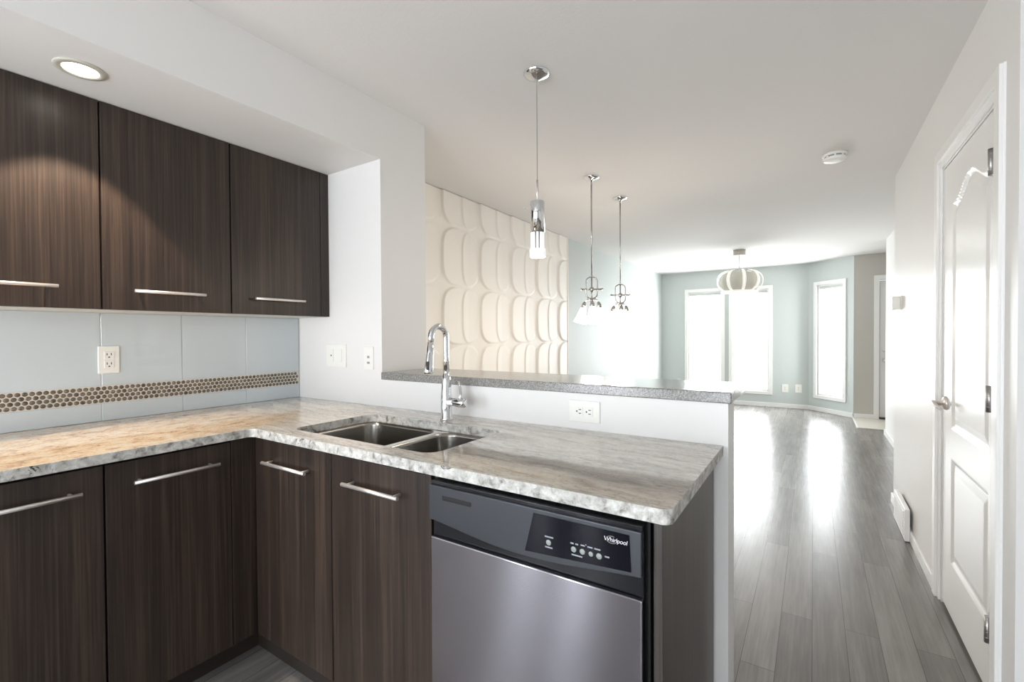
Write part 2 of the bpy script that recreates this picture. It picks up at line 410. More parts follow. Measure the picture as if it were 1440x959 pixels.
window('window_5', 1.66, 1.92, .3, 2.1, backframe, M_blind_back)
# unseen patio door, added behind the camera to carry the fill light
r = struct_root('added_patio_door'); c = MB()
for a, b_ in ((-1.05, -.98), (-.29, -.21), (.48, .55)): c.box(a, b_, -2.3, -2.22, .03, 2.08)
c.box(-.98, .48, -2.3, -2.22, .03, .11).box(-.98, .48, -2.3, -2.22, 2.0, 2.08); c.build('frame', M_trim, r)
MB().box(-.98, -.29, -2.265, -2.259, .11, 2.0).box(-.21, .48, -2.265, -2.259, .11, 2.0).build('pane', M_glass, r)

# closet door on the right: slab with two raised panels (the upper one arched)
r = struct_root('door_1')
DY0, DY1, DZ0, DZ1, DX = 2.19, 2.935, .018, 2.038, XR+.004
def seg_d(p, a, b):
    ax, ay = a; bx, by = b; dx, dy = bx-ax, by-ay; t = max(0, min(1, ((p[0]-ax)*dx+(p[1]-ay)*dy)/(dx*dx+dy*dy)))
    return math.hypot(p[0]-ax-dx*t, p[1]-ay-dy*t)
def inside(p, poly):
    c = False; j = len(poly)-1
    for i in range(len(poly)):
        a, b = poly[i], poly[j]
        if (a[1] > p[1]) != (b[1] > p[1]) and p[0] < (b[0]-a[0])*(p[1]-a[1])/(b[1]-a[1])+a[0]: c = not c
        j = i
    return c
PY0, PY1 = 2.262, 2.775
up = [(PY0, .855), (PY1, .855)]
for k in range(17):
    u = k/16; y = PY1+(PY0-PY1)*u; w = abs(2*u-1)
    up.append((y, 1.845+.075*(.5+.5*math.cos(PI*min(1, w*1.12))) if w < .893 else 1.845))
lo = [(PY0, .255), (PY1, .255), (PY1, .715), (PY0, .715)]
def groove(sd):
    if sd < 0: return 0.
    if sd < .014: return .009*(sd/.014)
    if sd < .022: return .009
    if sd < .05: return .009-.008*((sd-.022)/.028)
    return .001
NY, NZ = 124, 250; vs = []
for j in range(NZ+1):
    z = DZ0+(DZ1-DZ0)*j/NZ
    for i in range(NY+1):
        y = DY0+(DY1-DY0)*i/NY; h = 0
        for poly in (up, lo):
            if PY0-.01 < y < PY1+.01 and min(p[1] for p in poly)-.01 < z < max(p[1] for p in poly)+.01 and inside((y, z), poly):
                h = groove(min(seg_d((y, z), poly[k], poly[(k+1) % len(poly)]) for k in range(len(poly))))
        vs.append((DX+h, y, z))
fs = [(j*(NY+1)+i, j*(NY+1)+i+1, (j+1)*(NY+1)+i+1, (j+1)*(NY+1)+i) for j in range(NZ) for i in range(NY)]
mb = MB(); mb.add(vs, fs, False)
mb.box(DX+.011, DX+.035, DY0, DY1, DZ0, DZ1)
mb.box(DX, DX+.012, DY0, DY0+.0005, DZ0, DZ1).box(DX, DX+.012, DY1-.0005, DY1, DZ0, DZ1).box(DX, DX+.012, DY0, DY1, DZ1-.0005, DZ1)
mb.build('door_slab', M_doorw, r)
c = MB(); t = .085
for y0, y1 in ((2.178-t, 2.178), (2.952, 2.952+t)):
    c.box(XR-.008, XR+.002, y0, y1, 0, 2.052+t, .003); c.box(XR-.017, XR-.006, (y0 if y0 < 2.5 else y0+.03), (y1-.03 if y0 < 2.5 else y1), 0, 2.052+t-.003, .003)
c.box(XR-.008, XR+.002, 2.178-.002, 2.954, 2.052, 2.052+t, .003).box(XR-.017, XR-.006, 2.14, 2.99, 2.082, 2.052+t-.003, .003)
c.build('casing', M_trim, r)
c = MB().box(XR+.002, XR+.12, 2.1755, 2.187, 0, 2.054).box(XR+.002, XR+.12, 2.939, 2.9545, 0, 2.054).box(XR+.002, XR+.12, 2.187, 2.939, 2.042, 2.054)
c.build('jamb', M_trim, r)
for z in (1.848, 1.053, .27):
    h = MB().tube([(XR-.013, 2.184, z-.045), (XR-.013, 2.184, z+.045)], .0085, 12)
    h.box(DX-.006, DX-.0005, 2.188, 2.220, z-.044, z+.044)
    for q in (-.027, -.009, .009, .027): h.lathe(XR-.013, 2.184, [(.0088, z+q-.001), (.0095, z+q), (.0088, z+q+.001)], 12)
    h.build('hinge', M_hinge, r)
h = MB().lathe(2.872, .953, [(.0, DX), (.031, DX), (.031, DX-.006), (.026, DX-.012), (.013, DX-.014), (.011, DX-.045), (.0, DX-.046)], 24, 'X')
h.tube([(DX-.045, 2.885, .953), (DX-.048, 2.86, .953), (DX-.050, 2.82, .951), (DX-.046, 2.785, .945), (DX-.038, 2.765, .938)], [.011, .0105, .009, .008, .007], 12)
h.build('lever_handle', M_nickel, r)

# entry door far away
r = struct_root('door_2')
mb = MB().box(.822, 1.73, YT+.03, YT+.07, .02, 2.045, .003)
for z0, z1 in ((.2, .8), (1.15, 1.9)):
    for x0, x1 in ((.95, 1.22), (1.33, 1.6)): mb.box(x0, x1, YT+.024, YT+.031, z0, z1, .003)
mb.build('door_slab', M_doorw, r)
c = MB().box(.752, .815, YT-.016, YT+.002, 0, 2.12, .003).box(1.74, 1.80, YT-.016, YT+.002, 0, 2.12, .003).box(.815, 1.74, YT-.016, YT+.002, 2.06, 2.12, .003)
c.build('casing', M_trim, r)
MB().box(.815, 1.74, YT-.01, YT+.08, .008, .035, .003).build('threshold', M_slot, r)
MB().lathe(.885, 1.015, [(0, YT-.01), (.025, YT-.008), (.028, YT+.029)], 20, 'Y').build('deadbolt', M_nickel, r)
MB().lathe(.885, .87, [(0, YT-.035), (.02, YT-.03), (.028, YT-.015), (.02, YT), (.012, YT+.01), (.03, YT+.022), (.03, YT+.029)], 20, 'Y').build('door_knob', M_nickel, r)

# ------------------------------------------------------------------ relief panels on the dining wall
root = thing('relief_wall_panel', 'white sculpted relief wall panelling of overlapping ovals on the dining wall', 'wall panel', (XD, 3.5, 0))
P_, Q_, Y0_, Z0_ = .502, .485, 2.785, 1.68
def relief(y, z):
    u = ((y-Y0_)/P_) % 1.0; v = ((z-Z0_)/Q_) % 1.0*2-1
    ss = lambda e: max(0., min(1., e))
    r1 = (abs(2*u-1)**2.9+abs(v*1.0)**3.6)**(1/3.2)             # big rounded oval
    a = ss((1.-r1)/.05); a = a*a*(3-2*a)
    h = a*(.017-.016*min(1., 1.5*u))
    r2 = (abs((u-.745)/.245)**2.6+abs(v/.985)**3.4)**(1/3.)      # inner oval in the right half
    b = ss((1.-r2)/.07); b = b*b*(3-2*b)
    h += a*b*(.0075-.015*max(0, u-.5))
    return h
ya, yb, za, zb = 1.93, 5.03, .0, HC-.004; ny, nz = 400, 300
xs = XD+.012; vs = []
for j in range(nz+1):
    z = za+(zb-za)*j/nz
    for i in range(ny+1):
        y = ya+(yb-ya)*i/ny; vs.append((xs+relief(y, z), y, z))
fs = [(j*(ny+1)+i, j*(ny+1)+i+1, (j+1)*(ny+1)+i+1, (j+1)*(ny+1)+i) for j in range(nz) for i in range(ny)]
mb = MB(); mb.add(vs, fs, True); mb.box(XD+.0005, XD+.0115, ya, yb, za, zb); mb.box(XD+.0005, XD+.024, yb, yb+.012, za, zb)
mb.build('relief_surface', M_relief, root)

# ------------------------------------------------------------------ cabinets
def bar_handle(axis, c0, c1, face, z, parent, sgn=1):
    """horizontal bar pull; axis 'Y' = runs along y on a face x=face, 'X' = runs along x on a face y=face"""
    off = .030*sgn; mb = MB(); i = .022
    if axis == 'Y':
        mb.tube([(face+off, c0, z), (face+off, c1, z)], .0062, 12)
        for y in (c0+i, c1-i): mb.tube([(face, y, z), (face+off, y, z)], .005, 10)
    else:
        mb.tube([(c0, face+off, z), (c1, face+off, z)], .0062, 12)
        for x in (c0+i, c1-i): mb.tube([(x, face, z), (x, face+off, z)], .005, 10)
    return mb.build('handle', M_nickel, parent)
XUF = -2.226
def upper(y0, y1, h0, h1, label, last=False):
    t = thing('upper_cabinet', label, 'cabinet', (XW, y0, 1.381), 'dark wall cabinets under the soffit')
    g = .003; c = MB(); x0, x1 = XW, XUF-.021
    c.box(x0, x1, y0, y0+.016, 1.383, ZSO-.001).box(x0, x1, (1.589 if last else y1)-.016, (1.5885 if last else y1), 1.383, ZSO-.001)
    c.box(x0, x1, y0+.016, (1.573 if last else y1-.016), ZSO-.017, ZSO-.001).box(x0, x0+.006, y0+.016, y1-.016, 1.39, ZSO-.02)
    c.build('carcass', M_wood, t)
    MB().box(x0+.001, x1, y0+.001, (1.588 if last else y1-.001), 1.381, 1.3965).build('bottom_panel', M_melamine, t)
    d = MB().box(XUF-.019, XUF, y0+g, y1-g, 1.383, ZSO-.002, .0012).build('door', M_wood, t)
    bar_handle('Y', h0, h1, XUF, 1.457, d)
    if last: MB().box(XUF-.019, XUF-.001, y1, 1.5885, 1.383, ZSO-.002, .0012).build('filler', M_wood, t)
    return t
upper(.157, .617, .243, .492, 'dark wood wall cabinet under the recessed light, at left edge of photo')
upper(.617, 1.077, .709, .959, 'dark wood wall cabinet in the middle of the upper row')
upper(1.077, 1.538, 1.172, 1.425, 'dark wood wall cabinet next to the white wing wall', True)

XDF = -1.840; ZD0, ZD1 = .105, .880
def open_carcass(mb, x0, x1, y0, y1, z0=.1, z1=.885):
    mb.box(x0, x1, y0, y0+.016, z0, z1).box(x0, x1, y1-.016, y1, z0, z1).box(x0, x1, y0+.016, y1-.016, z0, z0+.016); return mb
def base_left(y0, y1, h0, h1, label, corner=False):
    t = thing('base_cabinet', label, 'cabinet', (XW, y0, 0), 'dark base cabinets of the left run')
    yb_ = .985 if corner else y1
    c = open_carcass(MB(), XW+.002, XDF-.021, y0, yb_); c.box(XW+.002, XW+.01, y0+.016, yb_-.016, .116, .885)
    c.build('carcass', M_wood, t)
    d = MB().box(XDF-.019, XDF, y0+.003, y1-.003, ZD0, ZD1, .0012).build('door', M_wood, t)
    bar_handle('Y', h0, h1, XDF, .813, d)
    MB().box(-1.94, -1.924, y0, (1.018 if corner else y1), 0, .1).build('toe_kick', M_kick, t)
    if corner: MB().box(XDF-.019, XDF-.002, y1, .988, ZD0, ZD1+.006, .0012).build('filler', M_wood, t)
    return t
base_left(.13, .508, .195, .449, 'dark wood base cabinet at left edge of photo, under the sand coloured granite')
base_left(.508, .882, .575, .828, 'dark wood base cabinet beside the inside corner of the counter', True)
YDF = .970
t = thing('sink_cabinet', 'dark wood two-door cabinet under the sink, left of the dishwasher', 'cabinet', (-1.37, 1.3, 0))
c = MB(); c.box(-1.838, -1.822, .991, 1.58, .1, .885).box(-.921, -.905, .991, 1.58, .1, .885).box(-1.822, -.921, .991, 1.58, .1, .116).box(-1.822, -.921, 1.572, 1.58, .116, .885)
c.build('carcass', M_wood, t)
for x0, x1, h0, h1 in ((-1.838, -1.362, -1.737, -1.468), (-1.362, -.905, -1.266, -1.012)):
    d = MB().box(x0+.0025, x1-.0025, YDF, YDF+.019, ZD0, ZD1, .0012).build('door', M_wood, t)
    bar_handle('X', h0, h1, YDF, .803, d, -1)
MB().box(-1.923, -.905, 1.018, 1.034, 0, .1).build('toe_kick', M_kick, t)

# end panel of the peninsula
t = thing('end_panel', 'tall dark laminate end panel closing the peninsula right of the dishwasher', 'cabinet panel', (-.27, 1.25, 0))
MB().box(-.279, -.260, .968, 1.548, 0, .8915, .0015).build('panel', M_panel_end, t)
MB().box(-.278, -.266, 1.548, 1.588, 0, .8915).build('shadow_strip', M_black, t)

# ------------------------------------------------------------------ countertop with sink cut-out
XCE = -.237; YC = .945
SX0, SX1, SY0, SY1 = -1.675, -.955, 1.022, 1.412
def fillet(p, a, b, r, seg=5):
    p, a, b = Vector(p), Vector(a), Vector(b); da = (a-p).normalized(); db = (b-p).normalized()
    c = p+(da+db)*r; out = []
    for k in range(seg+1):
        th = k/seg*PI/2; out.append(tuple(c-db*r*math.cos(th)-da*r*math.sin(th)))
    return out
outer = [(XW+.001, .11), (XS, .11)]
outer += fillet((XS, YC), (XS, .11), (XCE, YC), .025)
outer += fillet((XCE, YC), (XS, YC), (XCE, YB), .022)
outer += [(XCE, YB-.0015), (XW+.001, YB-.0015)]
inner = rrect(SX0, SX1, SY0, SY1, .05, 8)
tri = tessellate_polygon([[Vector((*p, 0)) for p in outer], [Vector((*p, 0)) for p in inner]])
pts = outer+inner; no, ni = len(outer), len(inner)
mb = MB(); mb.mat(0)
mb.add([(x, y, ZC) for x, y in pts], tri)
mb.mat(1); mb.add([(x, y, ZCB) for x, y in pts], [tuple(reversed(f)) for f in tri])
for base, m, in ((0, no), (no, ni)):
    for i in range(m):
        a = pts[base+i]; b = pts[base+(i+1) % m]
        mb.add([(*a, ZC), (*b, ZC), (*b, ZCB), (*a, ZCB)], [(0, 1, 2, 3)])
o = mb.build('countertop', [M_granite, M_granite_edge], None, bevel=.003)
tag(o, 'polished grey and sand granite countertop, L-shaped, around the sink', 'countertop')

# sink
t = thing('kitchen_sink', 'stainless steel double-bowl sink set under the granite', 'sink', (-1.31, 1.22, .68))
BOWLS = ((-1.668, -1.262), (-1.236, -.962)); BY0, BY1 = 1.029, 1.405
rim_z = ZCB-.0015
for x0, x1 in BOWLS:
    mb = MB(); seg = 8; loops = []
    for inset, z, rr in ((0, rim_z, .06), (.002, rim_z-.012, .06), (.006, .76, .062), (.012, .725, .062), (.03, .704, .055), (.06, .699, .04)):
        loops.append([(x, y, z) for x, y in rrect(x0+inset, x1-inset, BY0+inset, BY1-inset, rr, seg)])
    m = len(loops[0]); vs = [p for L in loops for p in L]
    fs = [(i*m+k, i*m+(k+1) % m, (i+1)*m+(k+1) % m, (i+1)*m+k) for i in range(len(loops)-1) for k in range(m)]
    fs.append([(len(loops)-1)*m+k for k in range(m)]); mb.add(vs, fs, True)
    b = mb.build('bowl', M_sink, t)
    md = b.modifiers.new('thickness', 'SOLIDIFY'); md.thickness = .0015; md.offset = 0
    cx, cy = (x0+x1)/2, (BY0+BY1)/2+.06
    MB().lathe(cx, cy, [(.0, .7005), (.02, .7005), (.03, .702), (.042, .7035), (.045, .701)], 24).build('drain', M_chrome, b)
rim = MB(); out = rrect(SX0-.012, SX1+.012, SY0-.012, SY1+.012, .075, 8)
holes = [rrect(a, b, BY0, BY1, .06, 8) for a, b in BOWLS]
allp = out+holes[0]+holes[1]
tr = tessellate_polygon([[Vector((*p, 0)) for p in L] for L in (out, holes[0], holes[1])])
rim.add([(x, y, rim_z+.0005) for x, y in allp], tr); rim.build('rim', M_rim, t)

# faucet
FX, FY = -1.29, 1.477
t = thing('kitchen_faucet', 'tall chrome gooseneck faucet standing behind the sink', 'faucet', (FX, FY, ZC))
MB().lathe(FX, FY, [(0, ZC), (.028, ZC), (.028, ZC+.006), (.024, ZC+.010), (.0235, 1.02), (.019, 1.09), (.0155, 1.12), (.0, 1.12)], 28).build('body', M_chrome, t)
path = [(FX, FY, 1.10), (FX, FY, 1.18), (FX, FY, 1.255)]
for k in range(1, 13):
    a = PI*k/12*.97; path.append((FX, FY-.046+.046*math.cos(a), 1.268+.046*math.sin(a)))
path.append((FX, 1.3835, 1.24))
MB().tube(path, .0125, 18).build('spout', M_chrome, t)
hd = MB().tube([(FX, 1.3838, 1.25), (FX, 1.380, 1.205), (FX, 1.374, 1.16), (FX, 1.369, 1.13), (FX, 1.3685, 1.124)], [.0128, .0145, .018, .0195, .018], 20).build('spray_head', M_chrome, t)
MB().box(FX+.005, FX+.0165, 1.350, 1.358, 1.14, 1.175, .002).build('spray_button', M_slot, hd)
lv = MB().lathe(FY, 1.0, [(0, FX+.015), (.018, FX+.015), (.018, FX+.058), (.0185, FX+.060), (.0185, FX+.096), (.016, FX+.100), (0, FX+.100)], 24, 'X')
lv.tube([(FX+.072, FY, 1.01), (FX+.070, FY+.010, 1.035), (FX+.055, FY+.022, 1.06), (FX+.042, FY+.028, 1.085)], [.007, .006, .005, .0045], 10)
lv.build('lever_handle', M_chrome, t)

# raised bar top
bt = MB().box(XS+.0008, -.2124, 1.580, 1.928, ZBB+.0005, ZB, .004, 3).build('bar_top', M_bar)
tag(bt, 'speckled grey raised bar top along the white half wall', 'bar top')

# ------------------------------------------------------------------ dishwasher
t = thing('dishwasher', 'stainless steel dishwasher with black control panel under the granite peninsula', 'dishwasher', (-.58, 1.25, 0))
DX0, DX1, DYF = -.878, -.293, .935
MB().box(-.897, -.287, .975, 1.54, .1, .884, .002).build('tub', M_black, t)
MB().box(-.890, -.290, 1.018, 1.03, .002, .098).build('kick_plate', M_black, t)
dp = MB()
dp.box(DX0, DX1, DYF, .972, .125, .729, .003, 3)
o = dp.build('door_panel', M_steel, t)
uv = o.data.uv_layers.new(name='UVMap')
for lp in o.data.loops:
    co = o.data.vertices[lp.vertex_index].co; uv.data[lp.index].uv = (co.z, co.x+co.y*.3)
rc = MB().box(DX0, DX1, .947, .974, .7295, .882, .002).box(DX0, DX1, .938, .947, .866, .882, .002)
rc.build('handle_recess', M_blackgloss, t)
bot = [(DX0, .778)]
for k in range(25):
    u = k/24; x = DX0+(DX1-DX0)*u; zz = .778-.025*math.sin(PI*u)**1.3
    bot.append((x, zz))
poly = bot[1:]+[(DX1, .872), (DX0, .872)]
cp = MB().prism(poly, DYF-.004, .9465, 'XZ').build('control_panel', M_fascia, t, bevel=.002)
q = MB().prism([(-.571, .768), (-.314, .786), (-.318, .862), (-.547, .862)][::1], DYF-.006, DYF-.0035, 'XZ')
dis = q.build('display', M_navy, cp)
MB().box(-.831, -.733, DYF-.0048, DYF-.0035, .8405, .8495, .0003).box(-.829, -.735, DYF-.0055, DYF-.0045, .8375, .8405).build('vent_slot', M_black, cp)
yb0 = DYF-.0061
for x, rr in ((-.507, .0065), (-.444, .0065), (-.423, .0065), (-.403, .0055), (-.384, .0065)):
    MB().lathe(x, .802, [(0, yb0-.0012), (rr*.8, yb0-.0012), (rr, yb0-.0004), (rr, yb0)], 18, 'Y').build('button', M_btn, dis)
def text_mesh(body, size, x, z, y, name, m, parent, shear=0.):
    cu = bpy.data.curves.new('t', 'FONT'); cu.body = body; cu.size = size; cu.extrude = .0002; cu.shear = shear; cu.space_character = .95
    to = bpy.data.objects.new('t', cu); COL.objects.link(to); bpy.context.view_layer.update()
    dg = bpy.context.evaluated_depsgraph_get(); me = bpy.data.meshes.new_from_object(to.evaluated_get(dg))
    r_ = parent
    while r_.parent is not None: r_ = r_.parent
    for v in me.vertices: v.co = Vector((x+v.co.x, y-v.co.z, z+v.co.y))-r_.location
    bpy.data.objects.remove(to); me.materials.clear(); me.materials.append(m)
    o = bpy.data.objects.new(name, me); COL.objects.link(o); o.parent = parent; me.name = name; return o
text_mesh('Whirlpool', .0130, -.3735, .8405, yb0-.0002, 'logo_lettering', M_mark, dis, .15)
# swirl round the logo
sw = MB(); pts_ = []
for k in range(21):
    a = math.radians(60+260*k/20); pts_.append((-.3555+.012*math.cos(a), yb0-.0003, .8445+.0075*math.sin(a)))
sw.tube(pts_, .0006, 6).build('logo_swirl', M_gold, dis)
for x, z, w_ in ((-.517, .8135, .022), (-.516, .7895, .019), (-.452, .8135, .008), (-.440, .8135, .007), (-.427, .8145, .010), (-.4155, .8175, .002), (-.411, .8145, .012), (-.395, .8145, .014), (-.449, .7885, .026), (-.371, .8035, .010)):
    MB().box(x, x+w_, yb0-.0004, yb0, z, z+.0032).build('printed_marking', M_mark_dim, dis)

# ------------------------------------------------------------------ backsplash
t = thing('tile_backsplash', 'pale glass tile backsplash with a bronze penny-round band', 'backsplash', (XW, .85, ZC))
x1 = XW+.018; mb = MB(); mb.mat(1).box(XW+.0005, x1-.0035, .13, YB-.001, ZC+.0005, 1.3805); mb.mat(0)
seams = [.13, .393, .690, .988, 1.285, 1.584]
for a, b in zip(seams[:-1], seams[1:]):
    for z0, z1 in ((ZC+.001, .9985), (1.0735, 1.3805)): mb.box(x1-.004, x1, a+.0012, b-.0012, z0, z1, .0008, 1)
mb.build('glass_tiles', [M_tile, M_grout], t)
band = MB(); band.mat(1).box(x1-.0034, x1-.0016, .13, 1.5845, .9992, 1.0728); band.mat(0)
pitch, row = .0196, .0172; zc0 = 1.036-1.5*row
for k in range(4):
    y = .14+(pitch/2 if k % 2 else 0)
    while y < 1.576:
        band.lathe(y, zc0+k*row, [(.0, x1+.0012), (.0062, x1+.0010), (.0082, x1-.0002), (.0084, x1-.0016)], 10, 'X'); y += pitch
band.build('penny_tile_band', [M_penny, M_bandgrout], t)

# ------------------------------------------------------------------ plates and small fittings
def T_face(c, n_, horiz=False):
    """returns f(u, v, d) -> world for a plate centred at c, facing n_ ('+X','-X','-Y'); u right, v up, d out"""
    c = Vector(c)
    def f(u, v, d):
        if horiz: u, v = v, u
        return {'+X': c+Vector((d, u, v)), '-X': c+Vector((-d, -u, v)), '-Y': c+Vector((u, -d, v))}[n_]
    return f
def fbox(mb, F, u0, u1, v0, v1, d0, d1, bev=0.):
    a, b = F(u0, v0, d0), F(u1, v1, d1)
    return mb.box(min(a.x, b.x), max(a.x, b.x), min(a.y, b.y), max(a.y, b.y), min(a.z, b.z), max(a.z, b.z), bev)
def outlet(name, label, F, loc, cat='outlet', w=.036, h=.058, kind='duplex', group=None):
    t = thing(name, label, cat, loc, group)
    fbox(MB(), F, -w, w, -h, h, 0, .006, .0025).build('cover_plate', M_plate, t)
    if kind == 'duplex':
        for v in (-.0195, .0195):
            fc = fbox(MB(), F, -.0165, .0165, v-.0155, v+.0155, .0055, .0085, .001).build('receptacle', M_plate, t)
            s = MB(); fbox(s, F, -.0085, -.0055, v-.001, v+.009, .008, .0088); fbox(s, F, .0055, .0085, v-.001, v+.009, .008, .0088); fbox(s, F, -.003, .003, v-.011, v-.006, .008, .0088)
            s.build('slots', M_slot, fc)
    return t
F = T_face((XW+.0185, .7145, 1.1825), '+X')
outlet('wall_outlet', 'ivory double outlet on the glass tile backsplash', F, (XW+.0185, .7145, 1.1825))
F = T_face((-.712, YB-.0003, .992), '-Y', True)
outlet('wall_outlet', 'white sideways outlet on the half wall below the bar top', F, (-.712, YB, .992), w=.040, h=.062)
F = T_face((-2.168, YB-.0003, 1.172), '-Y')
t = outlet('light_switch', 'white two-gang switch plate on the wing wall near the tile', F, (-2.168, YB, 1.172), 'light switch', .084, .062, 'none')
for u in (-.036, .036): fbox(MB(), F, u-.0165, u+.0165, -.033, .033, .0055, .0095, .0015).build('rocker', M_plate, t)
s = MB(); fbox(s, F, -.040, -.032, -.004, .004, .0095, .0102); s.build('indicator', M_slot, t)
F = T_face((-1.905, YB-.0003, 1.163), '-Y')
t = outlet('wall_jack', 'white cable jack plate on the wing wall beside its corner', F, (-1.905, YB, 1.163), 'wall jack', .036, .058, 'none')
s = MB(); fbox(s, F, -.007, .007, .0, .012, .0055, .008); fbox(s, F, -.009, .009, -.028, -.018, .0055, .008); s.build('sockets', M_grey_plastic, t)
for x, z, lab in ((-.40, .335, 'white outlet plate under the far wall right of the double window, left of two'), (-.205, .34, 'white outlet plate on the far wall closest to the bay corner'), (-2.157, .385, 'small white plate on the far wall left of the double window')):
    F = T_face((x, YF-.0003, z), '-Y')
    sm = x < -2
    outlet('wall_outlet', lab, F, (x, YF, z), w=.03 if sm else .048, h=.03 if sm else .07, kind='none' if sm else 'duplex')

# thermostat on the right wall
t = thing('thermostat', 'small white thermostat high on the right wall before the entry', 'thermostat', (XR, 4.19, 1.485))
MB().box(XR-.008, XR, 4.125, 4.25, 1.435, 1.535, .002).build('back_plate', M_plate, t)
MB().box(XR-.052, XR-.008, 4.13, 4.245, 1.44, 1.53, .004).build('housing', M_plate, t)
MB().box(XR-.055, XR-.051, 4.155, 4.22, 1.475, 1.52, .001).build('face', M_plate, t)

# floor-level air vent on the right wall
t = thing('wall_vent', 'white air vent low on the right wall beyond the closet door', 'vent', (XR, 3.87, 0))
MB().box(XR-.040, XR-.014, 3.66, 4.10, .004, .20, .004).build('frame', M_trim, t)
s = MB()
for k in range(9): s.box(XR-.045, XR-.039, 3.69, 4.07, .03+k*.017, .04+k*.017)
s.build('louvres', M_trim, t)

# smoke detector
t = thing('smoke_detector', 'round white smoke detector on the ceiling near the right wall', 'smoke detector', (.115, 3.68, HC))
MB().lathe(.115, 3.68, [(0, HC-.0005), (.069, HC-.0005), (.069, HC-.014), (.0, HC-.014)], 32).build('base', M_smoke, t)
MB().lathe(.115, 3.68, [(.055, HC-.013), (.055, HC-.026), (.0, HC-.026)], 32).build('vent_ring', M_grey_plastic, t)
cp_ = MB().lathe(.115, 3.68, [(.0, HC-.026), (.066, HC-.026), (.066, HC-.033), (.058, HC-.044), (.03, HC-.05), (0, HC-.051)], 32)
for k in range(8):
    a = 2*PI*k/8; x, y = .115+.058*math.cos(a), 3.68+.058*math.sin(a); cp_.tube([(x, y, HC-.028), (x, y, HC-.012)], .006, 8)
cp_.build('cap', M_smoke, t)

# recessed light in the soffit
LX, LY = -2.018, .515
t = thing('recessed_light', 'lit round recessed light in the soffit above the wall cabinets', 'ceiling light', (LX, LY, ZSO))
MB().lathe(LX, LY, [(.046, ZSO-.001), (.048, ZSO-.006), (.066, ZSO-.004), (.068, ZSO-.0004), (.046, ZSO-.0004)], 40).build('trim_ring', M_canopy, t)
MB().lathe(LX, LY, [(.0, ZSO-.003), (.046, ZSO-.003), (.046, ZSO-.001), (0, ZSO-.001)], 40).build('lens', M_bulb, t)
sl = bpy.data.lights.new('downlight_beam', 'SPOT'); sl.energy = DOWNLIGHT_W; sl.spot_size = math.radians(84); sl.spot_blend = .2; sl.color = (1, .84, .66); sl.shadow_soft_size = .03
so = bpy.data.objects.new('downlight_beam', sl); so.location = (LX, LY, ZSO-.008); COL.objects.link(so)

# ------------------------------------------------------------------ pendants
def lamp(name, loc, w, size):
    l = bpy.data.lights.new(name, 'POINT'); l.energy = w; l.color = (1, .88, .74); l.shadow_soft_size = size
    o = bpy.data.objects.new(name, l); o.location = loc; COL.objects.link(o)
PX, PYY = -1.033, 1.803
t = thing('glass_pendant', 'slim chrome cylinder pendant with ribbed clear glass, nearest of the hanging lights', 'pendant light', (PX, PYY, HC))
MB().lathe(PX, PYY, [(0, HC-.0005), (.060, HC-.0005), (.060, HC-.004), (.052, HC-.013), (.036, HC-.022), (.014, HC-.030), (.007, HC-.036), (.005, HC-.046), (0, HC-.046)], 36).build('canopy', M_chrome, t)
MB().tube([(PX, PYY, HC-.04), (PX, PYY, 1.96)], .0018, 8).build('cable', M_grey_plastic, t)
MB().tube([(PX, PYY, 1.968), (PX, PYY, 1.87)], .005, 12).build('stem', M_nickel, t)
cy_ = MB().lathe(PX, PYY, [(0, 1.873), (.030, 1.873), (.032, 1.870), (.032, 1.733), (.029, 1.733), (.029, 1.74), (0, 1.74)], 32).build('chrome_sleeve', M_chrome, t)
d_ = Vector((-.838, -.545, 0))
MB().tube([(PX+d_.x*.030, PYY+d_.y*.030, 1.842), (PX+d_.x*.056, PYY+d_.y*.056, 1.842)], .0018, 8).tube([(PX+d_.x*.054, PYY+d_.y*.054, 1.842), (PX+d_.x*.060, PYY+d_.y*.060, 1.842)], .004, 8).build('side_screw', M_nickel, cy_)
gl = MB()
for k in range(10):
    a = 2*PI*k/10+.2; x, y = PX+.0265*math.cos(a), PYY+.0265*math.sin(a); gl.tube([(x, y, 1.737), (x, y, 1.655)], .0050, 8)
gl.build('glass_rods', M_pglass_lit, t)
MB().lathe(PX, PYY, [(0, 1.66), (.035, 1.66), (.036, 1.655), (.036, 1.630), (.032, 1.624), (0, 1.624)], 32).build('glass_base', M_pglass_lit, t)
MB().lathe(PX, PYY, [(0, 1.74), (.017, 1.74), (.017, 1.662), (0, 1.662)], 20).build('lamp_core', M_grey_plastic, t)
lamp('pendant_bulb', (PX, PYY, 1.60), 3.0, .03)

